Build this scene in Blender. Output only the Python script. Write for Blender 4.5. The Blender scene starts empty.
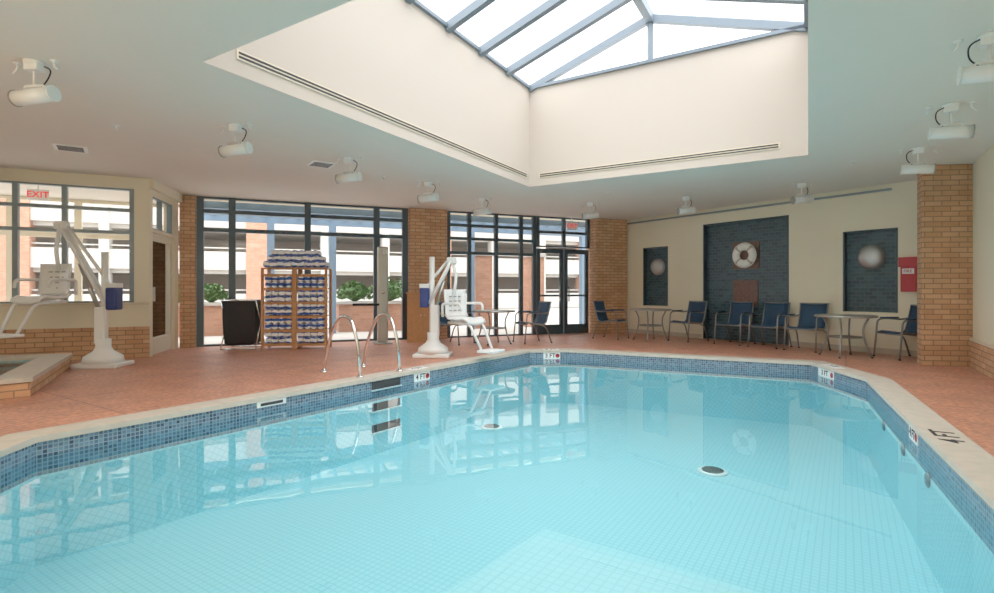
import bpy, bmesh, math, random
from mathutils import Vector, Matrix
random.seed(3)
scene=bpy.context.scene
col=scene.collection
# ------------------------------------------------------------ materials
MC={}
def new_mat(name):
    m=bpy.data.materials.new(name); m.use_nodes=True
    nt=m.node_tree; bs=nt.nodes['Principled BSDF']
    return m,nt,bs
def setc(bs,c,r=0.5,metal=0.0):
    bs.inputs['Base Color'].default_value=(*c,1); bs.inputs['Roughness'].default_value=r; bs.inputs['Metallic'].default_value=metal
def pmat(name,c,r=0.5,metal=0.0,var=0.06,scale=6.0,bump=0.0):
    if name in MC: return MC[name]
    m,nt,bs=new_mat(name); setc(bs,c,r,metal)
    tc=nt.nodes.new('ShaderNodeTexCoord'); nz=nt.nodes.new('ShaderNodeTexNoise'); nz.inputs['Scale'].default_value=scale
    nz.inputs['Detail'].default_value=4
    nt.links.new(tc.outputs['Object'],nz.inputs['Vector'])
    mx=nt.nodes.new('ShaderNodeMix'); mx.data_type='RGBA'
    mx.inputs[6].default_value=(*[max(0,v*(1-var)) for v in c],1); mx.inputs[7].default_value=(*[min(1,v*(1+var)) for v in c],1)
    nt.links.new(nz.outputs['Fac'],mx.inputs[0]); nt.links.new(mx.outputs[2],bs.inputs['Base Color'])
    if bump>0:
        b=nt.nodes.new('ShaderNodeBump'); b.inputs['Strength'].default_value=bump; b.inputs['Distance'].default_value=0.01
        nt.links.new(nz.outputs['Fac'],b.inputs['Height']); nt.links.new(b.outputs['Normal'],bs.inputs['Normal'])
    MC[name]=m; return m
def brickmat(name,c1,c2,mo,w,h,ms,rough=0.7,offset=0.5,rot=0.0,bump=0.3,noise=0.0,bias=0.0,speck=0.0):
    if name in MC: return MC[name]
    m,nt,bs=new_mat(name); setc(bs,c1,rough)
    uv=nt.nodes.new('ShaderNodeUVMap'); uv.uv_map='UVMap'
    mp=nt.nodes.new('ShaderNodeMapping'); mp.inputs['Rotation'].default_value=(0,0,rot)
    nt.links.new(uv.outputs['UV'],mp.inputs['Vector'])
    br=nt.nodes.new('ShaderNodeTexBrick'); br.offset=offset
    br.inputs['Scale'].default_value=1; br.inputs['Brick Width'].default_value=w; br.inputs['Row Height'].default_value=h
    br.inputs['Mortar Size'].default_value=ms; br.inputs['Mortar Smooth'].default_value=0.2; br.inputs['Bias'].default_value=bias
    br.inputs['Color1'].default_value=(*c1,1); br.inputs['Color2'].default_value=(*c2,1); br.inputs['Mortar'].default_value=(*mo,1)
    nt.links.new(mp.outputs['Vector'],br.inputs['Vector'])
    out=br.outputs['Color']
    def modulate(out,scale,amt,det):
        nz=nt.nodes.new('ShaderNodeTexNoise'); nz.inputs['Scale'].default_value=scale; nz.inputs['Detail'].default_value=det
        nt.links.new(mp.outputs['Vector'],nz.inputs['Vector'])
        mr=nt.nodes.new('ShaderNodeMapRange'); mr.inputs['From Min'].default_value=0.3; mr.inputs['From Max'].default_value=0.7
        mr.inputs['To Min'].default_value=1-amt; mr.inputs['To Max'].default_value=1+amt
        nt.links.new(nz.outputs['Fac'],mr.inputs['Value'])
        vm=nt.nodes.new('ShaderNodeVectorMath'); vm.operation='SCALE'
        nt.links.new(out,vm.inputs[0]); nt.links.new(mr.outputs['Result'],vm.inputs['Scale']); return vm.outputs['Vector'],nz
    if noise>0: out,_=modulate(out,2.5,noise,6)
    nz2=None
    if speck>0: out,nz2=modulate(out,22,speck,7)
    nt.links.new(out,bs.inputs['Base Color'])
    if bump>0:
        b=nt.nodes.new('ShaderNodeBump'); b.inputs['Strength'].default_value=bump; b.inputs['Distance'].default_value=0.004; b.invert=True
        nt.links.new(br.outputs['Fac'],b.inputs['Height']); last=b
        if nz2:
            b2=nt.nodes.new('ShaderNodeBump'); b2.inputs['Strength'].default_value=.5; b2.inputs['Distance'].default_value=.012
            nt.links.new(nz2.outputs['Fac'],b2.inputs['Height']); nt.links.new(b.outputs['Normal'],b2.inputs['Normal']); last=b2
        nt.links.new(last.outputs['Normal'],bs.inputs['Normal'])
    MC[name]=m; return m
def clearmat(name,tint,ior=1.45,bump=0.0,rough=0.0,facmul=1.0):
    m=bpy.data.materials.new(name); m.use_nodes=True; nt=m.node_tree; nt.nodes.clear()
    o=nt.nodes.new('ShaderNodeOutputMaterial'); t=nt.nodes.new('ShaderNodeBsdfTransparent'); g=nt.nodes.new('ShaderNodeBsdfGlossy')
    t.inputs['Color'].default_value=(*tint,1); g.inputs['Roughness'].default_value=rough; g.inputs['Color'].default_value=(1,1,1,1)
    f=nt.nodes.new('ShaderNodeFresnel'); f.inputs['IOR'].default_value=ior
    mx=nt.nodes.new('ShaderNodeMixShader')
    if facmul!=1.0:
        mm=nt.nodes.new('ShaderNodeMath'); mm.operation='MULTIPLY'; mm.inputs[1].default_value=facmul
        nt.links.new(f.outputs[0],mm.inputs[0]); nt.links.new(mm.outputs[0],mx.inputs[0])
    else: nt.links.new(f.outputs[0],mx.inputs[0])
    nt.links.new(t.outputs[0],mx.inputs[1]); nt.links.new(g.outputs[0],mx.inputs[2]); nt.links.new(mx.outputs[0],o.inputs['Surface'])
    if bump>0:
        tc=nt.nodes.new('ShaderNodeTexCoord'); nz=nt.nodes.new('ShaderNodeTexNoise'); nz.inputs['Scale'].default_value=3.0; nz.inputs['Detail'].default_value=2
        nt.links.new(tc.outputs['Object'],nz.inputs['Vector'])
        b=nt.nodes.new('ShaderNodeBump'); b.inputs['Strength'].default_value=bump; b.inputs['Distance'].default_value=0.02
        nt.links.new(nz.outputs['Fac'],b.inputs['Height']); nt.links.new(b.outputs['Normal'],g.inputs['Normal'])
    return m
def emis(name,c,s):
    m,nt,bs=new_mat(name); setc(bs,c,.5); bs.inputs['Emission Color'].default_value=(*c,1); bs.inputs['Emission Strength'].default_value=s; return m

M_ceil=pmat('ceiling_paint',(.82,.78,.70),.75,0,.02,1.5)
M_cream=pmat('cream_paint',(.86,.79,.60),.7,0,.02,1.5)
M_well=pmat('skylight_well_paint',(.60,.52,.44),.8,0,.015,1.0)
M_trimc=pmat('cream_trim',(.76,.67,.50),.5,0,.02)
M_brick=brickmat('tan_brick',(.58,.29,.145),(.70,.41,.23),(.30,.17,.10),.24,.078,.008,.8,noise=.12)
M_brickr=brickmat('red_brick',(.40,.16,.085),(.48,.22,.13),(.3,.24,.2),.21,.07,.006,.8,noise=.12)
M_deck=brickmat('red_deck_concrete',(.54,.215,.13),(.57,.23,.14),(.30,.11,.07),2.3,2.3,.010,.42,offset=0,rot=math.radians(-57),noise=.17,bump=.4,speck=.38)
M_cope=pmat('coping_stone',(.58,.50,.41),.6,0,.18,9,.1)
M_mosaic=brickmat('blue_mosaic',(.015,.035,.10),(.13,.24,.36),(.26,.32,.36),.034,.034,.004,.3,offset=0,bump=.2)
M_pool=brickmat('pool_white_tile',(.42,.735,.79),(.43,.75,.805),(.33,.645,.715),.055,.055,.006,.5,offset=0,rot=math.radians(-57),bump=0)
M_pstep=brickmat('pool_step_tile',(.50,.79,.84),(.51,.80,.85),(.43,.73,.79),.055,.055,.006,.5,offset=0,rot=math.radians(-57),bump=0)
M_teal=brickmat('teal_niche_tile',(.012,.036,.055),(.04,.09,.12),(.06,.10,.12),.14,.07,.008,.3,offset=.5,bump=.6)
M_copper=brickmat('copper_tile',(.14,.05,.03),(.20,.085,.055),(.08,.05,.05),.05,.05,.004,.3,offset=0)
M_frame=pmat('blue_grey_aluminium',(.05,.08,.105),.4,.3,.05)
M_frame_l=pmat('light_grey_frame',(.20,.255,.285),.4,.2,.05)
M_raft=pmat('skylight_rafter',(.17,.215,.26),.45,.1,.05)
M_glass=clearmat('window_glass',(.95,.98,.98),1.35)
M_sky=clearmat('skylight_glass',(.93,.95,.97),1.3)
M_water=clearmat('pool_water',(.81,.955,.965),1.33,.03)
M_navy=pmat('navy_sling',(.012,.045,.10),.75,0,.15,60)
M_alu=pmat('brushed_aluminium',(.42,.41,.38),.35,.85,.05)
M_chalu=pmat('chair_frame_metal',(.26,.25,.235),.38,.7,.05)
M_chrome=pmat('polished_steel',(.75,.76,.77),.12,1,.02)
M_white=pmat('white_enamel',(.88,.88,.86),.35,0,.02)
M_black=pmat('black_canvas',(.008,.008,.010),.8,0,.2,30)
M_dark=pmat('dark_slot',(.03,.03,.035),.7)
M_blue=pmat('blue_plastic',(.015,.035,.18),.4)
M_wood=pmat('oak_wood',(.50,.22,.08),.5,0,.25,14)
M_red=pmat('red_paint',(.50,.015,.025),.4)
M_top=pmat('table_top',(.42,.33,.24),.3,0,.1,20)
M_strap=pmat('grey_strap',(.45,.40,.36),.6,0,.1,20)
M_exit=emis('exit_red',(.8,.03,.03),.6)
M_conc=pmat('garage_concrete',(.46,.43,.39),.9,0,.08,1)
M_conc2=pmat('garage_interior',(.42,.35,.30),.9,0,.1,1)
M_pave=pmat('terrace_paving',(.42,.38,.34),.85,0,.08,2)
M_leaf=pmat('shrub_leaf',(.07,.15,.035),.7,0,.5,9)
M_perg=pmat('pergola_blue',(.15,.23,.32),.6)
M_alu2=pmat('dome_metal',(.52,.53,.54),.38,.6,.03)
def towelmat():
    m,nt,bs=new_mat('striped_towel'); setc(bs,(.8,.8,.85),.9)
    uv=nt.nodes.new('ShaderNodeUVMap'); uv.uv_map='UVMap'
    w=nt.nodes.new('ShaderNodeTexWave'); w.inputs['Scale'].default_value=2.75; w.inputs['Distortion'].default_value=2.2; w.bands_direction='Y'; w.inputs['Detail Scale'].default_value=3
    r=nt.nodes.new('ShaderNodeValToRGB'); r.color_ramp.elements[0].position=.42; r.color_ramp.elements[0].color=(.025,.085,.38,1)
    r.color_ramp.elements[1].position=.5; r.color_ramp.elements[1].color=(.95,.95,.96,1)
    nt.links.new(uv.outputs['UV'],w.inputs['Vector']); nt.links.new(w.outputs['Fac'],r.inputs[0]); nt.links.new(r.outputs[0],bs.inputs['Base Color'])
    return m
M_towel=towelmat()

# ------------------------------------------------------------ builder
class B:
    def __init__(s,name): s.name=name; s.bm=bmesh.new(); s.mats=[]
    def mi(s,m):
        if m not in s.mats: s.mats.append(m)
        return s.mats.index(m)
    def add(s,t,m,M=None,smooth=False):
        me=bpy.data.meshes.new('t'); t.to_mesh(me); t.free()
        s.addmesh(me,m,M,smooth)
    def addmesh(s,me,m,M=None,smooth=False):
        if M is not None: me.transform(M)
        n=len(s.bm.faces); s.bm.from_mesh(me); bpy.data.meshes.remove(me)
        s.bm.faces.ensure_lookup_table(); i=s.mi(m)
        for f in s.bm.faces[n:]: f.material_index=i; f.smooth=smooth
    def box(s,c,size,m,rot=None,bevel=0):
        t=bmesh.new(); bmesh.ops.create_cube(t,size=1); bmesh.ops.scale(t,vec=size,verts=t.verts)
        if bevel>0: bmesh.ops.bevel(t,geom=t.edges[:],offset=bevel,segments=3,affect='EDGES',profile=.5)
        M=Matrix.Translation(c)
        if rot is not None: M=M@rot.to_4x4()
        s.add(t,m,M,False)
    def wbox(s,fr,u0,u1,n0,n1,z0,z1,m,bevel=0):
        O,D,N=fr
        R=Matrix((( D[0],-N[0],0),(D[1],-N[1],0),(0,0,1)))
        c=O+D*((u0+u1)/2)+N*((n0+n1)/2)
        s.box((c.x,c.y,(z0+z1)/2),(abs(u1-u0),abs(n1-n0),abs(z1-z0)),m,R,bevel)
    def cyl(s,p0,p1,r0,m,r1=None,seg=20,smooth=True):
        p0=Vector(p0);p1=Vector(p1); d=p1-p0
        t=bmesh.new(); bmesh.ops.create_cone(t,cap_ends=True,segments=seg,radius1=r0,radius2=r0 if r1 is None else r1,depth=d.length)
        M=Matrix.Translation((p0+p1)/2)@Vector((0,0,1)).rotation_difference(d.normalized()).to_matrix().to_4x4()
        s.add(t,m,M,smooth)
        if smooth:
            s.bm.faces.ensure_lookup_table()
            for f in s.bm.faces[-(seg+2):]:
                if len(f.verts)>4: f.smooth=False
    def tube(s,pts,r,m,seg=8,fil=0.0,flat=None):
        P=[Vector(p) for p in pts]
        if fil>0:
            Q=[P[0]]
            for i in range(1,len(P)-1):
                a=(P[i-1]-P[i]); b=(P[i+1]-P[i]); f=min(fil,a.length*.49,b.length*.49)
                A=P[i]+a.normalized()*f; Bq=P[i]+b.normalized()*f
                for k in range(7):
                    t=k/6; Q.append(A*(1-t)**2+P[i]*2*t*(1-t)+Bq*t*t)
            Q.append(P[-1]); P=Q
        t=bmesh.new(); rings=[]; up=None
        for i,p in enumerate(P):
            tg=((P[min(i+1,len(P)-1)]-P[max(i-1,0)])).normalized()
            if up is None:
                up=Vector((0,0,1)) if abs(tg.z)<.9 else Vector((1,0,0))
            x=tg.cross(up).normalized(); y=x.cross(tg).normalized(); up=y
            rings.append([t.verts.new(p+x*math.cos(a)*r+y*math.sin(a)*r) for a in [2*math.pi*k/seg for k in range(seg)]])
        for a,b in zip(rings,rings[1:]):
            for k in range(seg): t.faces.new((a[k],a[(k+1)%seg],b[(k+1)%seg],b[k]))
        t.faces.new(rings[0][::-1]); t.faces.new(rings[-1])
        bmesh.ops.recalc_face_normals(t,faces=t.faces)
        s.add(t,m,None,True)
    def lathe(s,prof,m,M=None,seg=28,smooth=True):
        t=bmesh.new(); rings=[]
        for r,z in prof: rings.append([t.verts.new((r*math.cos(a),r*math.sin(a),z)) for a in [2*math.pi*k/seg for k in range(seg)]])
        for a,b in zip(rings,rings[1:]):
            for k in range(seg): t.faces.new((a[k],a[(k+1)%seg],b[(k+1)%seg],b[k]))
        t.faces.new(rings[0][::-1]); t.faces.new(rings[-1])
        bmesh.ops.remove_doubles(t,verts=t.verts,dist=1e-5)
        bmesh.ops.recalc_face_normals(t,faces=t.faces)
        s.add(t,m,M,smooth)
    def arc_torus(s,R,r,a0,a1,m,M,seg=12,n=12):
        t=bmesh.new(); rings=[]
        for i in range(n+1):
            a=a0+(a1-a0)*i/n
            rings.append([t.verts.new(((R+r*math.cos(p))*math.cos(a),(R+r*math.cos(p))*math.sin(a),r*.7*math.sin(p))) for p in [2*math.pi*k/seg for k in range(seg)]])
        for a,b in zip(rings,rings[1:]):
            for k in range(seg): t.faces.new((a[k],a[(k+1)%seg],b[(k+1)%seg],b[k]))
        bmesh.ops.recalc_face_normals(t,faces=t.faces); s.add(t,m,M,True)
    def sheet(s,rows,m,th=0.0,smooth=True):
        t=bmesh.new(); R=[[t.verts.new(p) for p in r] for r in rows]
        for a,b in zip(R,R[1:]):
            for k in range(len(a)-1): t.faces.new((a[k],a[k+1],b[k+1],b[k]))
        if th>0:
            bmesh.ops.recalc_face_normals(t,faces=t.faces)
            bmesh.ops.solidify(t,geom=t.faces[:],thickness=th)
        s.add(t,m,None,smooth)
    def ring(s,inner,outer,z0,z1,m):
        t=bmesh.new(); n=len(inner)
        I0=[t.verts.new((*p,z0)) for p in inner];I1=[t.verts.new((*p,z1)) for p in inner]
        O0=[t.verts.new((*p,z0)) for p in outer];O1=[t.verts.new((*p,z1)) for p in outer]
        for i in range(n):
            j=(i+1)%n
            for q in ((I1[i],I1[j],O1[j],O1[i]),(I0[i],O0[i],O0[j],I0[j]),(I0[i],I0[j],I1[j],I1[i]),(O0[i],O1[i],O1[j],O0[j])): t.faces.new(q)
        bmesh.ops.recalc_face_normals(t,faces=t.faces)
        s.add(t,m)
    def wallband(s,poly,z0,z1,m):
        t=bmesh.new(); n=len(poly); a=[t.verts.new((*p,z0)) for p in poly]; b=[t.verts.new((*p,z1)) for p in poly]
        for i in range(n): j=(i+1)%n; t.faces.new((a[i],a[j],b[j],b[i]))
        s.add(t,m)
    def prism(s,poly,z0,z1,m):
        t=bmesh.new(); a=[t.verts.new((*p,z0)) for p in poly]; b=[t.verts.new((*p,z1)) for p in poly]; n=len(poly)
        for i in range(n): j=(i+1)%n; t.faces.new((a[i],a[j],b[j],b[i]))
        t.faces.new(b); t.faces.new(a[::-1]); bmesh.ops.recalc_face_normals(t,faces=t.faces); s.add(t,m)
    def fill(s,loops,z,m,up=True):
        t=bmesh.new(); ed=[]
        for lp in loops:
            v=[t.verts.new((p[0],p[1],z)) for p in lp]
            for i in range(len(v)): ed.append(t.edges.new((v[i],v[(i+1)%len(v)])))
        bmesh.ops.triangle_fill(t,use_beauty=True,edges=ed,normal=(0,0,1))
        for f in t.faces:
            f.normal_update()
            if (f.normal.z>0)!=up: f.normal_flip()
        s.add(t,m)
    def text(s,body,size,M,m,ext=0.001):
        cu=bpy.data.curves.new('tx','FONT'); cu.body=body; cu.size=size; cu.align_x='CENTER'; cu.align_y='CENTER'; cu.extrude=ext
        cu.offset=size*.015
        ob=bpy.data.objects.new('tx',cu); col.objects.link(ob); dg=bpy.context.evaluated_depsgraph_get(); dg.update()
        me=bpy.data.meshes.new_from_object(ob.evaluated_get(dg)); 
        bpy.data.objects.remove(ob); 
        s.addmesh(me,m,M)
    def finish(s,loc=(0,0,0),rz=0,parent=None):
        bm=s.bm; uv=bm.loops.layers.uv.get('UVMap') or bm.loops.layers.uv.new('UVMap')
        for f in bm.faces:
            f.normal_update(); n=f.normal
            if abs(n.z)>.7:
                for l in f.loops: l[uv].uv=(l.vert.co.x,l.vert.co.y)
            else:
                t=Vector((-n.y,n.x)); 
                if t.length>1e-6: t.normalize()
                else: t=Vector((1,0))
                for l in f.loops: l[uv].uv=(l.vert.co.x*t.x+l.vert.co.y*t.y,l.vert.co.z)
        me=bpy.data.meshes.new(s.name); bm.to_mesh(me); bm.free()
        for m in s.mats: me.materials.append(m)
        ob=bpy.data.objects.new(s.name,me); col.objects.link(ob); ob.location=loc; ob.rotation_euler=(0,0,rz)
        if parent: ob.parent=parent
        return ob
def clone(ob,loc,rz):
    o=ob.copy(); o.name=ob.name.split('.')[0]; col.objects.link(o); o.location=loc; o.rotation_euler=(0,0,rz)
    return o
def frame(a,b):
    a=Vector(a);b=Vector(b);D=(b-a);L=D.length;D.normalize(); return (a,D,Vector((D.y,-D.x))),L
def offset(poly,d):
    n=len(poly);out=[]
    for i in range(n):
        p0=Vector(poly[i-1]);p=Vector(poly[i]);p1=Vector(poly[(i+1)%n])
        a=(p-p0).normalized();b=(p1-p).normalized()
        na=Vector((-a.y,a.x));nb=Vector((-b.y,b.x)); m=(na+nb); m=m/ (1+na.dot(nb))
        q=p+m*d; out.append((q.x,q.y))
    return out
def txM(fr,u,n,z):
    O,D,N=fr; p=O+D*u+N*n
    return Matrix(((D.x,0,N.x,p.x),(D.y,0,N.y,p.y),(0,1,0,z),(0,0,0,1)))

H=3.05
W1=(-5.95,9.2); W1b=(-6.35,10.70); WS=(-6.05,10.83); CR=(3.46,14.76); RC=(7.60,8.785); R0=(.68,-2.2); L0=(-9.0,3.8); L1=(-10.4,7.04)
room=[W1,W1b,WS,CR,RC,R0,L0,L1]
FW,LW=frame(WS,CR); FC,LC=frame(CR,RC); FR,LR=frame(RC,R0); FN,LN=frame(R0,L0); FL,LL=frame(L0,L1); FP,LP=frame(L1,W1); FD,LD=frame(W1,W1b)

# ------------------------------------------------------------ pool
pool=[(-3.59,4.17),(0.62,10.16),(1.35,10.22),(4.96,8.46),(4.79,6.94),(1.82,1.2),(1.3,.75),(-.8,.75),(-3.35,2.6)]
cop_out=offset(pool,.26); cop_in=offset(pool,-.02)
spa=[(-5.04,5.8),(-5.8,5.0),(-7.6,4.9),(-8.3,7.3),(-6.35,8.0)]
spa_in=offset(spa,-.30)
WL=-.15
b=B('floor'); b.fill([offset(room,.15),cop_out,spa_in],0,M_deck); b.finish()
b=B('pool_coping'); b.ring(cop_in,cop_out,-.035,.012,M_cope); b.finish()
b=B('swimming_pool'); b.wallband(pool,-.30,-.035,M_mosaic); b.wallband(pool,-1.0,-.30,M_pool); b.fill([pool],-1.0,M_pool)
b.prism([(.3,3.4),(2.2,2.06),(1.78,1.2),(1.26,.78),(-.75,.78),(-1.1,1.15),(-1.2,1.47)],-.999,-.36,M_pstep)
b.finish()
b=B('pool_water'); b.fill([pool],WL,M_water); b.finish()
def disc(name,x,y,z,r):
    b=B(name); b.lathe([(r,0),(r,.012),(r*.8,.02),(0,.02)],M_white,seg=28); b.lathe([(r*.72,.02),(r*.72,.024),(0,.024)],M_dark,seg=20)
    for k in range(-3,4): 
        w=math.sqrt(max(0,(r*.7)**2-(k*r*.2)**2)); b.box((0,k*r*.2,.027),(2*w,r*.07,.006),M_alu)
    b.finish((x,y,z))
disc('pool_drain',2.55,6.35,-.999,.17); disc('pool_drain',-.08,8.4,-.999,.17)
b=B('spa_tub'); b.ring(spa_in,spa,0,.16,M_brick); b.ring(offset(spa,-.31),offset(spa,.02),.16,.21,M_cope)
b.wallband(spa_in,-.6,.16,M_pstep); b.fill([spa_in],-.6,M_pstep); b.finish()
b=B('spa_water'); b.fill([spa_in],.12,M_water); b.finish()

# ------------------------------------------------------------ ceiling + skylight
P1=(-2.45,4.475);P2=(.60,9.9);P3=(4.38,7.56);P4=(1.24,2.14)
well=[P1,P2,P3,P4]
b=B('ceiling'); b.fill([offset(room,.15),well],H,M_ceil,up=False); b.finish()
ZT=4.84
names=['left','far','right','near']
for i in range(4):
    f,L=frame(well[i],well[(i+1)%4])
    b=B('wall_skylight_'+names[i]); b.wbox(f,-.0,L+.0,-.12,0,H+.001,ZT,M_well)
    if i<2:
        b.wbox(f,.3 if i==0 else .2,L-.12 if i==0 else L-.35,-.0,.012,H+.14,H+.225,M_trimc)
        for k in range(2): b.wbox(f,.32 if i==0 else .22,L-.14 if i==0 else L-.37,.0,.015,H+.155+k*.035,H+.175+k*.035,M_dark)
    b.finish()
b=B('skylight_roof')
v1,v2,v3,v4=[Vector((*p,ZT)) for p in well]
Nf=(v2+v3)/2; Nn=(v1+v4)/2; Nf.z=Nn.z=5.56
def bar(a,c,w,h,m):
    a=Vector(a);c=Vector(c);d=(c-a); t=bmesh.new(); bmesh.ops.create_cube(t,size=1); bmesh.ops.scale(t,vec=(d.length,w,h),verts=t.verts)
    x=d.normalized(); y=Vector((0,0,1)).cross(x)
    y=Vector((0,1,0)) if y.length<1e-4 else y.normalized(); z=x.cross(y)
    M=Matrix(((x.x,y.x,z.x,0),(x.y,y.y,z.y,0),(x.z,y.z,z.z,0),(0,0,0,1)))
    b.add(t,m,Matrix.Translation((a+c)/2)@M)
n=7
for k in range(n+1):
    t=k/n
    rp=Nn.lerp(Nf,t)
    bar(v1.lerp(v2,t),rp,.10,.12,M_raft); bar(v4.lerp(v3,t),rp,.10,.12,M_raft)
bar(Nn,Nf,.12,.14,M_raft)
for q in ((v1,v2),(v2,v3),(v3,v4),(v4,v1)): bar(q[0]+Vector((0,0,.02)),q[1]+Vector((0,0,.02)),.10,.05,M_raft)
for N_,a_,c_ in ((Nf,v2,v3),(Nn,v1,v4)):
    bar((a_+c_)/2,N_,.08,.08,M_raft)
def poly3(b,pts,m):
    t=bmesh.new(); t.faces.new([t.verts.new(p) for p in pts]); b.add(t,m)
up=Vector((0,0,.05))
poly3(b,[v1+up,v2+up,Nf+up,Nn+up],M_sky); poly3(b,[v3+up,v4+up,Nn+up,Nf+up],M_sky); poly3(b,[v2,v3,Nf],M_sky); poly3(b,[v1,v4,Nn],M_sky)
b.finish()

# ------------------------------------------------------------ window wall
def gridwin(b,f,us,zs,m,w=.07,dep=.1,n0=-.12,glass=True,wt=None):
    for i,u in enumerate(us): b.wbox(f,u-w/2,u+w/2,n0,n0+dep,zs[0],zs[-1],m)
    for i,z in enumerate(zs):
        hw=(wt or w)/2
        for a,c in zip(us,us[1:]): b.wbox(f,a+w/2,c-w/2,n0+.005,n0+dep-.005,max(z-hw,zs[0]),min(z+hw,zs[-1]) if i<len(zs)-1 else z,m)
    if glass:
        O,D,N=f; a=O+D*us[0]+N*(n0+dep/2); c=O+D*us[-1]+N*(n0+dep/2)
        poly3(b,[(a.x,a.y,zs[0]),(c.x,c.y,zs[0]),(c.x,c.y,zs[-1]),(a.x,a.y,zs[-1])],M_glass)
HT=H-.004
b=B('window_1'); gridwin(b,FW,[.05,.634,2.11,3.595,4.25],[0,2.38,2.76,HT],M_frame,w=.13,wt=.08); b.finish()
b=B('window_2'); gridwin(b,FW,[5.30,5.835,6.546,7.23,7.60],[0,2.05,2.40,2.72,HT],M_frame,w=.09,wt=.07); b.finish()
b=B('window_3'); gridwin(b,FW,[7.70,8.47,9.20],[2.26,2.65,HT],M_frame,w=.08,wt=.07); b.finish()
b=B('door_1')
for a,c in ((7.67,8.45),(8.48,9.22)):
    for u in (a+.05,c-.05): b.wbox(FW,u-.05,u+.05,-.10,-.04,.005,2.22,M_frame)
    b.wbox(FW,a+.1,c-.1,-.10,-.04,.005,.25,M_frame); b.wbox(FW,a+.1,c-.1,-.10,-.04,2.10,2.22,M_frame)
    b.wbox(FW,a+.1,c-.1,-.075,-.065,.25,2.10,M_glass)
    hu=c-.12 if a<8 else a+.12
    b.wbox(FW,hu-.012,hu+.012,-.02,.0,.85,1.25,M_chrome); b.wbox(FW,hu-.01,hu+.01,-.04,0,.87,.89,M_chrome); b.wbox(FW,hu-.01,hu+.01,-.04,0,1.21,1.23,M_chrome)
    b.wbox(FW,a+.1,c-.1,-.04,-.01,.98,1.03,M_frame)
b.finish()
b=B('brick_pier'); b.wbox(FW,4.34,5.22,-.25,.12,0,HT,M_brick); b.finish()
b=B('brick_pier'); b.wbox(FW,9.27,LW-.02,-.25,.22,0,HT,M_brick); b.finish()
b=B('brick_pier'); b.wbox(FW,-.30,-.03,-.30,.05,0,HT,M_brick); b.finish()
def exitsign(loc,rz,hang=.22):
    b=B('exit_sign'); b.box((0,0,0),(.30,.05,.19),M_white,bevel=.005)
    b.text('EXIT',.15,Matrix.Translation((0,-.027,0))@Matrix.Rotation(math.pi/2,4,'X'),M_exit)
    b.cyl((0,0,.09),(0,0,hang),.012,M_white); return b.finish(loc,rz)
p=FW[0]+FW[1]*8.62+FW[2]*.10; exitsign((p.x,p.y,2.82),math.atan2(FW[1].y,FW[1].x))
# ------------------------------------------------------------ cream feature wall
b=B('wall_right_far')
nz=[(.70,1.49,.74,2.26),(2.49,4.49,0,2.70),(5.50,6.39,.74,2.26)]
cuts=[0,.70,1.49,2.49,4.49,5.50,6.39,LC+.15]
b.wbox(FC,-.02,LC+.15,-.35,-.14,0,H,M_cream)
for i in range(len(cuts)-1):
    a,c=cuts[i],cuts[i+1]
    hit=[q for q in nz if abs(q[0]-a)<.01]
    if not hit: b.wbox(FC,a,c,-.14,0,0,H,M_cream)
    else:
        q=hit[0]
        if q[2]>0: b.wbox(FC,a,c,-.14,0,0,q[2],M_cream)
        b.wbox(FC,a,c,-.14,0,q[3],H,M_cream)
b.finish()
b=B('trim_1'); b.wbox(FC,.1,6.3,0,.06,2.93,2.965,M_frame_l); b.finish()
b=B('baseboard_right_far')
for a,c in ((.1,2.45),(4.53,LC-.4)): b.wbox(FC,a,c,0,.015,0,.1,M_cope)
b.finish()
for i,q in enumerate(nz):
    b=B('niche_panel'); b.wbox(FC,q[0]+.005,q[1]-.005,-.139,-.11,q[2]+.005,q[3]-.005,M_teal)
    w=.035
    for (a,c,z0,z1) in ((q[0],q[0]+w,q[2],q[3]),(q[1]-w,q[1],q[2],q[3]),(q[0]+w,q[1]-w,q[3]-w,q[3])): b.wbox(FC,a+.004,c-.004,-.11,.008,z0+.004,z1-.004,M_frame)
    b.finish()
def dome(u,z,r,name='steel_dome'):
    b=B(name); O,D,N=FC; p=O+D*u+N*-.109
    M=Matrix(((D.x,0,N.x,p.x),(D.y,0,N.y,p.y),(0,1,0,z),(0,0,0,1)))
    prof=[(r,0),(r,.015),(r*.93,.03)]+[(r*.93*math.cos(a),.03+.11*math.sin(a)) for a in [k*math.pi/2/8 for k in range(1,9)]]
    b.lathe(prof,M_alu2,M,36); b.finish()
dome(1.10,1.75,.22);dome(5.94,1.76,.23)
b=B('copper_plaque'); b.wbox(FC,3.20,3.80,-.109,-.09,1.62,2.22,M_copper); b.wbox(FC,3.20,3.78,-.109,-.09,.80,1.37,M_copper); b.finish()
b=B('life_ring'); M=txM(FC,3.5,-.03,1.92)
for k in range(4):
    a=math.pi/4+k*math.pi/2
    b.arc_torus(.185,.08,a+.12,a+math.pi/2-.12,M_white,M); b.arc_torus(.185,.082,a-.12,a+.12,M_strap,M,n=5)
b.tube([tuple(M@Vector((.275*math.cos(a),.275*math.sin(a),0))) for a in [k*math.pi/16 for k in range(33)]],.008,M_white)
b.finish()
b=B('fire_extinguisher_cabinet'); b.wbox(FC,6.47,6.70,0,.14,1.12,1.55,M_red,.01); b.wbox(FC,6.50,6.67,.14,.15,1.15,1.38,M_red,.004)
b.wbox(FC,6.50,6.67,.14,.148,1.43,1.52,M_white); b.wbox(FC,6.44,6.73,0,.15,1.55,1.72,M_red,.008)
b.text('FIRE',.07,txM(FC,6.585,.151,1.475),M_red); b.finish()
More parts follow.
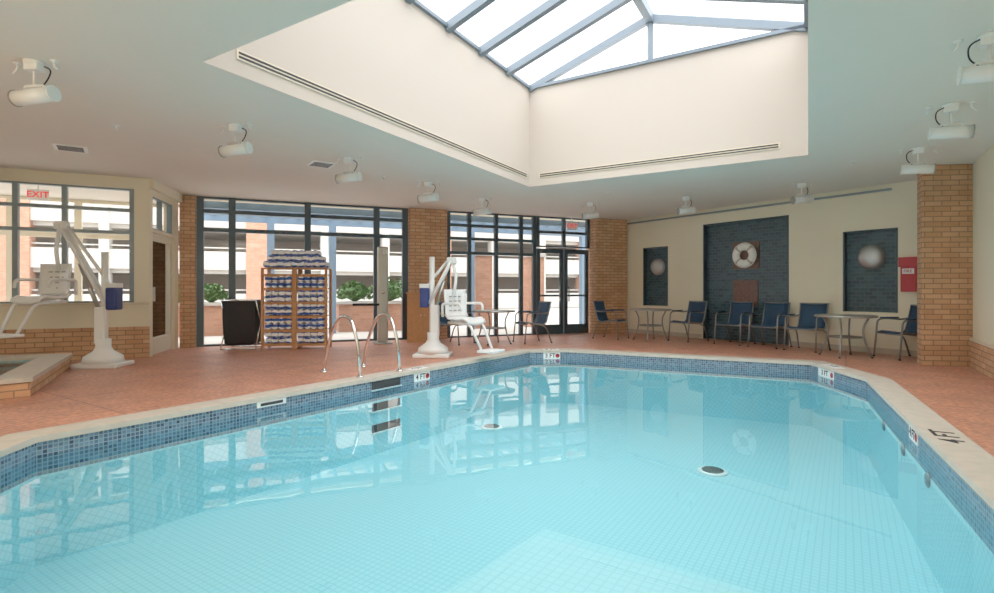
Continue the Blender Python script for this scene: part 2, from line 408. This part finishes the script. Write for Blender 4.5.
b=B('brick_column'); b.prism([(6.45,8.15),(6.62,8.46),(7.38,8.44),(7.15,8.07)],0,HT,M_brick); b.finish()
b=B('wall_right'); b.wbox(FR,-.1,LR+.15,-.2,0,0,H,M_cream); b.wbox(FR,.95,LR,0,.04,0,.40,M_brick); b.wbox(FR,.95,LR,0,.055,.40,.44,M_trimc); b.finish()
b=B('wall_near'); b.wbox(FN,-.1,LN+.15,-.2,0,0,H,M_cream); b.finish()
b=B('wall_left'); b.wbox(FL,-.1,LL+.15,-.2,0,0,H,M_cream); b.finish()
b=B('wall_left_far'); b.wbox(FP,0,LP,-.2,0,0,.53,M_brick); b.wbox(FP,0,LP,-.2,.02,.53,.90,M_cream); b.wbox(FP,0,LP,-.22,.06,.90,.94,M_trimc)
b.wbox(FP,0,LP-.0,-.2,.03,2.86,H,M_cream); b.wbox(FP,LP-.22,LP,-.2,.03,.94,2.86,M_cream); b.finish()
us=[.05+i*.62 for i in range(8)]; us[-1]=LP-.26
b=B('window_4'); gridwin(b,FP,us,[.94,2.12,2.50,2.86],M_frame_l,w=.07,wt=.055,n0=-.12); b.finish()
b=B('wall_door_side'); b.wbox(FD,0,.14,-.18,0,0,H,M_cream); b.wbox(FD,1.32,LD,-.18,0,0,H,M_cream); b.wbox(FD,.14,1.32,-.18,0,2.80,H,M_cream); b.wbox(FD,.14,1.32,-.15,0,2.16,2.22,M_trimc)
b.wbox(FD,-.03,LD,0,.08,H-.16,H-.001,M_cream); b.finish()
b=B('window_5'); gridwin(b,FD,[.18,.73,1.28],[2.22,2.80],M_frame_l,w=.05,n0=-.12,dep=.08); b.finish()
b=B('door_2')
for u in (.20,1.26): b.wbox(FD,u-.055,u+.055,-.11,-.05,.005,2.155,M_trimc)
b.wbox(FD,.255,1.205,-.11,-.05,.005,.3,M_trimc); b.wbox(FD,.255,1.205,-.11,-.05,2.03,2.155,M_trimc); b.wbox(FD,.255,1.205,-.085,-.075,.3,2.03,M_glass)
b.wbox(FD,.3,.33,-.05,-.01,.95,1.2,M_chrome); b.finish()
b=B('roof_fascia'); b.wbox(FW,-.6,LW+.5,-.5,-.26,H-.02,H+.5,M_cream); b.finish()
# vestibule behind the left glass partition
b=B('ceiling_vestibule'); b.wbox(FP,-.2,LP,-3.2,-.2,H,H+.1,M_ceil); b.finish()
b=B('wall_vestibule'); b.wbox(FP,-.2,LP,-3.2,-3.0,0,.6,M_brick); b.finish()
b=B('window_6'); gridwin(b,FP,[0,1.1,2.2,3.3,4.4,LP-.06],[.6,2.3,H-.01],M_trimc,w=.12,wt=.12,n0=-3.15,glass=False); b.finish()
exitsign((-8.11,9.49,2.83),math.atan2(FP[1].y,FP[1].x)+.1)

# ------------------------------------------------------------ exterior
b=B('terrace_ground'); b.fill([[(-40,-12),(-40,60),(50,60),(50,-12)],offset(room,.16)],-.03,M_pave); b.finish()
b=B('parking_garage')
for k in range(6):
    z=.0+k*2.2
    b.wbox(FW,-30,34,-19.3,-19,z,z+.95,M_conc); b.wbox(FW,-30,34,-24,-19.3,z-.2,z+.0,M_conc)
    b.wbox(FW,-30,34,-19.25,-19.15,z+1.12,z+1.18,M_conc)
for i in range(20):
    u=-30+i*3.4; mm=M_brickr if i%3==0 else M_conc; ww=.55 if i%3==0 else .2
    b.wbox(FW,u-ww,u+ww,-19.6,-18.9,0,11.9,mm)
b.wbox(FW,-30,34,-24.2,-24,0,11.9,M_conc2); b.finish()
b=B('brick_planter')
for a,c in ((-1.5,2.3),(3.1,5.6)): b.wbox(FW,a,c,-4.2,-3.2,-.03,.75,M_brickr); b.wbox(FW,a-.05,c+.05,-4.25,-3.15,.75,.82,M_conc)
b.finish()
b=B('brick_gate_post')
for u in (7.1,8.9): b.wbox(FW,u,u+.55,-3.6,-3.05,-.03,2.2,M_brickr); b.wbox(FW,u-.05,u+.6,-3.65,-3.0,2.2,2.3,M_conc)
b.finish()
for u,s in ((-.9,.5),(-.1,.4),(1.6,.4),(3.6,.5),(4.6,.6)):
    b=B('shrub'); t=bmesh.new()
    for k in range(520):
        a=random.uniform(0,2*math.pi); ph=math.acos(random.uniform(0,1)); rr=random.uniform(.75,1.05)
        c=Vector((math.cos(a)*math.sin(ph),math.sin(a)*math.sin(ph),math.cos(ph)))*rr*s; c.z+=.08
        d=Vector([random.uniform(-1,1) for _ in range(3)]).normalized(); e=d.cross(Vector((random.random(),random.random(),1))).normalized()
        l=.07; t.faces.new([t.verts.new(c+d*l),t.verts.new(c+e*l*.5),t.verts.new(c-d*l),t.verts.new(c-e*l*.5)])
    b.add(t,M_leaf); b.lathe([(.05,0),(s*.5,.1),(s*.7,.3),(s*.5,s*.7),(0,s*.85)],M_leaf,seg=14)
    p=FW[0]+FW[1]*u+FW[2]*-3.7; b.finish((p.x,p.y,.822))
b=B('pergola')
for u in (1.35,2.9,6.9,10.8): b.wbox(FW,u-.09,u+.09,-3.0,-2.82,-.03,2.9,M_perg)
for n_ in (-3.0,-1.8,-.7): b.wbox(FW,-.2,11.5,n_,n_+.1,2.9,3.05,M_perg)
for i in range(29): b.wbox(FW,0+i*.4,i*.4+.07,-3.3,-.55,3.05,3.17,M_perg)
b.finish()

# ------------------------------------------------------------ chairs & tables
def chair():
    b=B('patio_chair')
    prof=[(-.27,.425),(-.20,.44),(-.05,.425),(.10,.405),(.19,.41),(.235,.46),(.27,.58),(.305,.72),(.34,.88)]
    rows=[]
    for y,z in prof: rows.append([(x,y,z-.012*(1-(x/.23)**2)) for x in (-.235,-.12,0,.12,.235)])
    b.sheet(rows,M_navy,.018)
    for s in (-1,1):
        b.tube([(s*.245,y,z) for y,z in prof],.015,M_chalu,fil=.02)
        b.tube([(s*.28,-.31,0),(s*.275,-.27,.42),(s*.275,-.25,.64),(s*.275,-.12,.665),(s*.275,.18,.64),(s*.255,.29,.66)],.015,M_chalu,fil=.07)
        b.tube([(s*.28,.34,0),(s*.27,.22,.34),(s*.25,.05,.42)],.015,M_chalu,fil=.08)
        b.box((s*.275,-.03,.674),(.05,.32,.022),M_navy,bevel=.006)
        b.cyl((s*.28,-.31,0),(s*.28,-.31,.02),.02,M_black,seg=10); b.cyl((s*.28,.34,0),(s*.28,.34,.02),.02,M_black,seg=10)
        b.tube([(s*.275,-.27,.42),(s*.245,-.24,.43)],.011,M_chalu)
    b.tube([(-.26,.345,.885),(.26,.345,.885)],.014,M_chalu); b.tube([(-.275,-.265,.41),(.275,-.265,.41)],.012,M_chalu); b.tube([(-.25,.12,.39),(.25,.12,.39)],.012,M_chalu)
    return b
def table(r):
    b=B('patio_table')
    b.lathe([(0,.685),(r-.01,.685),(r,.692),(r,.708),(r-.01,.715),(0,.715)],M_top,seg=48)
    b.lathe([(r-.005,.68),(r+.008,.685),(r+.008,.712),(r-.005,.717)],M_alu,seg=48)
    for k in range(4):
        a=math.pi/4+k*math.pi/2; c,s=math.cos(a),math.sin(a)
        b.tube([(c*r*.85,s*r*.85,.0),(c*r*.62,s*r*.62,.25),(c*r*.55,s*r*.55,.5),(c*r*.75,s*r*.75,.685)],.016,M_chalu,fil=.15)
        b.cyl((c*r*.85,s*r*.85,0),(c*r*.85,s*r*.85,.02),.02,M_black,seg=10)
    b.lathe([(r*.57,.33),(r*.59,.34),(r*.57,.35),(r*.55,.34)],M_chalu,seg=32)
    return b
c0=None
def place_chair(x,y,face):
    global c0
    rz=math.atan2(face[1],face[0])+math.pi/2
    if c0 is None: c0=chair().finish((x,y,0),rz)
    else: clone(c0,(x,y,0),rz)
Nc=FC[2]
for v in (3.62,4.38,5.10):
    p=FC[0]+FC[1]*v+FC[2]*.55; place_chair(p.x,p.y,(Nc.x+.1,Nc.y))
place_chair(6.86,9.05,(-.95,-.05))
place_chair(2.72,12.78,(.75,-.6)); place_chair(4.34,12.22,(-.9,-.5))
place_chair(-.90,11.55,(.8,-.5)); place_chair(.76,11.78,(-.9,-.4))
t0=table(.46).finish((6.03,9.30,0)); clone(t0,(3.52,12.32,0),.3); clone(t0,(-.08,11.50,0),.5)

# ------------------------------------------------------------ towel rack
rx,ry=-3.96,10.65; rz=.10
rack=B('towel_rack'); W=1.20;Dp=.42
for x in (-W/2,-.02,.02,W/2):
    for y in (-Dp/2,Dp/2): rack.box((x,y,.79),(.045,.045,1.58),M_wood)
for s in (-1,1):
    cx=s*.305
    for k in range(6):
        z=.10+k*.27
        rack.box((cx,0,z),(.56,Dp,.022),M_wood)
    rack.box((cx,0,1.57),(.60,Dp+.04,.025),M_wood)
    for k in range(6):
        for y in (-Dp/2,): rack.box((cx,y,.10+k*.27-.02),(.54,.025,.04),M_wood)
rack.finish((rx,ry,0),rz)
tw=B('towel_stack')
def roll(x,y0,y1,z,r):
    tw.cyl((x,y0,z),(x,y1,z),r,M_towel,seg=14)
for s in (-1,1):
    for k in range(5):
        z=.10+k*.27+.012
        for j in range(4):
            x=s*.305-.19+j*.127
            for l in range(2): 
                r=.058+random.uniform(-.004,.003); roll(x+random.uniform(-.004,.004),-.20-random.uniform(0,.03),.18,z+.062+l*.115,r)
for i in range(9): roll(-.53+i*.132,-.20,.2,1.585+.066,.065)
for i in range(8): roll(-.46+i*.132,-.18,.18,1.585+.18,.063)
for i in range(7): roll(-.40+i*.130,-.15,.15,1.585+.29,.060)
tw.finish((rx,ry,0),rz)
# ------------------------------------------------------------ laundry hamper
b=B('laundry_hamper')
for x in (-.32,.32):
    b.tube([(x,-.28,.02),(x,.26,.95)],.013,M_chrome); b.tube([(x,.28,.02),(x,-.26,.95)],.013,M_chrome)
for y in (-.27,.27): b.tube([(-.33,y,.95),(.33,y,.95)],.013,M_chrome); b.tube([(-.33,y,.02),(.33,y,.02)],.013,M_chrome)
rows=[]
for z,wx,wy in ((.94,.30,.26),(.6,.30,.25),(.3,.29,.24),(.12,.27,.23),(.08,.2,.18)):
    rows.append([(wx*a,wy*c,z) for a,c in ((-1,-1),(1,-1),(1,1),(-1,1),(-1,-1))])
b.sheet(rows,M_black,.006,smooth=False); b.box((0,0,.085),(.4,.36,.01),M_black)
b.finish((-4.98,10.55,0),.1)
# ------------------------------------------------------------ pool lifts
def lift(loc,rz,reach,top,seatz,seatrot):
    b=B('pool_lift')
    b.box((0,0,.035),(.62,.50,.07),M_white,bevel=.02); b.lathe([(.27,.07),(.25,.16),(.13,.24),(.10,.30),(.10,.42),(0,.42)],M_white)
    b.tube([(-.02,0,.3),(-.02,0,1.72)],.045,M_white,seg=14)
    b.box((.03,0,.62),(.14,.14,.55),M_white,bevel=.02)
    b.box((-.14,-.02,1.02),(.15,.20,.34),M_blue,bevel=.025); b.box((-.14,-.02,1.22),(.16,.18,.07),M_white,bevel=.01)
    for dy in (-.05,.05): b.tube([(-.06,dy,.92),(reach-.02,dy,top)],.028,M_white,seg=10)
    b.tube([(-.13,0,1.0),(-.06,0,1.28),(reach-.1,0,top-.02)],.024,M_white,seg=10,fil=.08)
    b.tube([(.02,0,.75),(reach*.55,0,.92+(top-.92)*.52)],.03,M_alu,seg=10)
    b.box((reach-.02,0,top-.01),(.16,.15,.12),M_white,bevel=.03)
    b.tube([(reach,0,top),(reach+.06,0,seatz+.75),(reach+.02,0,seatz+.45)],.028,M_white,seg=10,fil=.1)
    R=Matrix.Rotation(seatrot,4,'Z'); T=Matrix.Translation((reach+.05,0,0))@R
    def q(p): v=T@Vector(p); return (v.x,v.y,v.z)
    rows=[]
    for z,x in ((.08,.0),(.14,-.03),(.3,-.04),(.45,-.06),(.54,-.06)):
        rows.append([q((x+.04*(y/.23)**2,y,seatz+z)) for y in (-.28,-.24,-.12,0,.12,.24,.28)])
    b.sheet(rows,M_white,.025)
    for zz in (.18,.26,.34,.42):
        for yy in (-.12,0,.12):
            v=T@Vector((-.012,yy,seatz+zz)); b.box(v,(.012,.07,.018),M_alu,rot=Matrix.Rotation(seatrot,3,'Z'))
    rows=[]
    for x,z in ((-.02,.09),(.05,.03),(.2,.02),(.36,.04),(.44,.0),(.46,-.05)):
        rows.append([q((x,y,seatz+z+.03*(y/.23)**2)) for y in (-.25,-.2,-.1,0,.1,.2,.25)])
    b.sheet(rows,M_white,.03)
    for s in (-1,1):
        b.tube([q((-.04,s*.30,seatz+.08)),q((-.04,s*.31,seatz+.30)),q((.34,s*.31,seatz+.30)),q((.36,s*.30,seatz+.18))],.022,M_white,fil=.06)
        b.tube([q((.0,s*.2,seatz-.02)),q((.44,s*.18,seatz-.04)),q((.66,s*.15,seatz-.46))],.022,M_white,fil=.08)
    b.tube([q((.0,-.2,seatz-.02)),q((.0,.2,seatz-.02))],.018,M_white)
    v=T@Vector((.74,0,seatz-.47)); b.box(v,(.30,.40,.04),M_white,rot=Matrix.Rotation(seatrot,3,'Z'),bevel=.01)
    b.tube([(reach+.02,0,seatz+.5),q((-.10,0,seatz+.4)),q((-.08,0,seatz-.02))],.022,M_white,fil=.05)
    return b.finish(loc,rz)
lift((-5.90,8.05,0),math.radians(186),.60,2.12,1.0,math.radians(72))
lift((-1.10,9.25,0),math.radians(-4),.34,1.66,.62,math.radians(-30))
# ------------------------------------------------------------ ladder rails
b=B('pool_ladder_rails')
for (x0,y0),(x1,y1) in (((-2.42,7.50),(-1.76,6.97)),((-2.00,8.02),(-1.34,7.49))):
    a=Vector((x0,y0,0));c=Vector((x1,y1,0)); d=(c-a)
    def pt(t,z): v=a+d*t; return (v.x,v.y,z)
    b.tube([pt(0,0.0),pt(.12,.42),pt(.42,.80),pt(.72,.80),pt(.90,.50),pt(.97,.013)],.022,M_chrome,seg=12,fil=.22)
    b.lathe([(.05,.0),(.05,.012),(.03,.03),(0,.03)],M_chrome,Matrix.Translation(a)); b.lathe([(.05,.012),(.05,.024),(.03,.04),(0,.04)],M_chrome,Matrix.Translation(pt(.97,0)))
b.finish()
# ------------------------------------------------------------ wooden cabinet, shower post
b=B('wooden_cabinet'); b.box((0,0,.53),(.66,.42,1.06),M_wood); b.box((0,0,1.08),(.72,.46,.04),M_wood,bevel=.008)
for s in (-1,1): b.box((s*.16,-.217,.5),(.29,.015,.85),M_wood,bevel=.004); b.cyl((s*.04,-.22,.6),(s*.04,-.25,.6),.012,M_chrome,seg=10)
b.finish((-1.66,11.95,0),.15)
b=B('poolside_shower'); b.box((0,0,.02),(.4,.35,.04),M_alu,bevel=.01); b.box((0,0,1.06),(.22,.16,2.04),M_alu,bevel=.03)
b.box((-.35,-.02,.84),(.55,.14,.05),M_black,bevel=.01); b.tube([(0,-.05,1.95),(0,-.25,2.0),(0,-.3,1.93)],.015,M_chrome,fil=.05); b.cyl((0,-.3,1.93),(0,-.3,1.90),.05,M_chrome)
b.lathe([(.03,0),(.035,.02),(0,.03)],M_chrome,Matrix.Translation((0,-.08,1.1))@Matrix.Rotation(math.pi/2,4,'X'))
b.finish((-2.46,11.55,0),.3)

# ------------------------------------------------------------ depth markers
def marker(pa,pb,u,txt,w=.32,h=.12,top=True):
    f,L=frame(pa,pb); b=B('depth_marker'); zc=-.037-h/2
    b.wbox(f,u-w/2,u+w/2,0,.006,zc-h/2,zc+h/2,M_white); b.text(txt,h*.9,txM(f,u-.03,.008,zc),M_black)
    M=txM(f,u+w/2-.05,.007,zc); b.lathe([(.04,0),(.04,.002),(.03,.002),(.03,0)],M_red,M,20)
    if top:
        O,D,N=f; p=O+D*u-N*.09
        b.wbox(f,u-w/2,u+w/2,-.16,-.02,.012,.015,M_white)
        b.text(txt,.12,Matrix(((D.x,-N.x,0,p.x),(D.y,-N.y,0,p.y),(0,0,1,.016),(0,0,0,1))),M_black)
    b.finish()
marker(pool[0],pool[1],4.36,'4 FT'); marker(pool[1],pool[2],.42,'3 FT'); marker(pool[3],pool[4],.45,'3 FT',.46)
marker(pool[4],pool[5],2.6,'4 FT',top=False)
f,L=frame(pool[4],pool[5])
b=B('depth_lettering'); O,D,N=f; p=O+D*3.05-N*.13
M=Matrix(((-D.x,N.x,0,p.x),(-D.y,N.y,0,p.y),(0,0,1,.013),(0,0,0,1)))
b.text('4 FT',.22,M,M_black); b.finish()
f,L=frame(pool[0],pool[1])
b=B('pool_skimmer'); b.wbox(f,1.83,2.17,0,.012,-.10,-.036,M_white,.003); b.wbox(f,1.87,2.13,.01,.016,-.085,-.055,M_dark); b.finish()
b=B('pool_ladder_steps')
for z in (-.10,-.38,-.66): b.wbox(f,3.42,3.92,0,.01,z-.05,z+.05,M_dark); b.wbox(f,3.40,3.94,.0,.03,z-.065,z-.05,M_white)
b.finish()
f,L=frame(pool[4],pool[5])
for u in (1.2,2.2,3.1):
    b=B('pool_inlet_fitting'); b.lathe([(.06,0),(.06,.01),(.04,.02),(0,.02)],M_frame_l,txM(f,u,0,-.33),20); b.finish()

# ------------------------------------------------------------ ceiling fixtures
def fixture(x,y,rz):
    b=B('ceiling_spotlight')
    b.lathe([(0,-.0),(.075,-.0),(.075,-.02),(.03,-.035),(0,-.035)],M_white)
    b.box((0,0,-.045),(.12,.09,.07),M_white,bevel=.008)
    b.tube([(0,0,-.05),(0,0,-.20)],.012,M_white)
    b.tube([(-.09,0,-.28),(-.09,0,-.20),(.09,0,-.20),(.09,0,-.28)],.010,M_white,fil=.02)
    b.cyl((-.17,0,-.30),(.17,0,-.27),.062,M_white,seg=24); b.cyl((-.175,0,-.3005),(-.165,0,-.2995),.07,M_alu,seg=24); b.cyl((.165,0,-.2705),(.18,0,-.269),.068,M_white,seg=24)
    b.cyl((-.176,0,-.3006),(-.179,0,-.3008),.052,M_alu,seg=24)
    b.tube([(.03,.03,-.02),(.13,.03,-.06),(.12,.0,-.16),(.06,0,-.22)],.006,M_black,fil=.05)
    b.tube([(-.16,0,-.0),(-.16,0,-.06),(-.20,0,-.09)],.008,M_white,fil=.02); b.lathe([(.03,0),(.03,-.01),(0,-.015)],M_white,Matrix.Translation((-.16,0,-.0)))
    b.lathe([(.03,0),(.03,-.01),(0,-.015)],M_white,Matrix.Translation((.18,0,-.0))); b.tube([(.18,0,0),(.18,0,-.05),(.21,0,-.07)],.008,M_white,fil=.02)
    return b.finish((x,y,H),rz)
for x,y,r in ((-3.85,4.47,-.1),(-3.01,6.18,-.2),(-2.14,7.73,-.2),(-1.21,9.44,-.2),(-.31,11.1,-.2),(2.03,11.7,0),(3.86,10.97,.1),(5.45,9.6,.1),(4.65,5.5,2.6),(5.63,7.18,2.6),(3.67,4.0,2.6)):
    fixture(x,y,r)
def vent(x,y,rz):
    b=B('ceiling_vent'); b.box((0,0,-.006),(.36,.36,.012),M_white,bevel=.003)
    for k in range(5): b.box((0,-.12+k*.06,-.014),(.28,.018,.006),M_dark)
    b.finish((x,y,H),rz)
vent(-5.7,7.18,.6); vent(-2.65,8.1,.6)
for x,y in ((-1.9,9.0),(2.2,10.6),(5.3,8.0),(-4.4,6.2)):
    b=B('ceiling_sprinkler'); b.lathe([(0,0),(.04,0),(.04,-.006),(.012,-.012),(.012,-.04),(.025,-.042),(.025,-.046),(0,-.046)],M_white); b.finish((x,y,H))

# ------------------------------------------------------------ lights & world
w=bpy.data.worlds.new('World'); scene.world=w; w.use_nodes=True
bg=w.node_tree.nodes['Background']; bg.inputs[0].default_value=(.96,.975,1,1); bg.inputs[1].default_value=3.4
s=bpy.data.lights.new('overcast_sun','SUN'); s.energy=5.6; s.angle=math.radians(100); s.color=(1,.97,.93)
so=bpy.data.objects.new('overcast_sun',s); col.objects.link(so); so.location=(0,8,20); so.rotation_euler=(math.radians(8),0,0)
# added fill spots behind the camera, bounced off the ceiling to brighten the room
for i,(x,y) in enumerate(((-1.2,-.6),(-4.6,1.6))):
    l=bpy.data.lights.new('bounce_fill','SPOT'); l.energy=650; l.spot_size=math.radians(120); l.spot_blend=1; l.shadow_soft_size=.3; l.color=(1,.94,.86)
    lo=bpy.data.objects.new('bounce_fill',l); col.objects.link(lo); lo.location=(x,y,1.6); lo.rotation_euler=(math.radians(180),0,0)
cam=bpy.data.cameras.new('camera'); co=bpy.data.objects.new('camera',cam); col.objects.link(co)
co.location=(0,0,1.15); co.rotation_euler=(math.pi/2,0,0); cam.sensor_width=36; cam.lens=537/994*36; cam.shift_y=-6.5/994; cam.clip_end=300
scene.camera=co
scene.view_settings.view_transform='Standard'
scene.view_settings.exposure=0
scene.view_settings.gamma=1.25
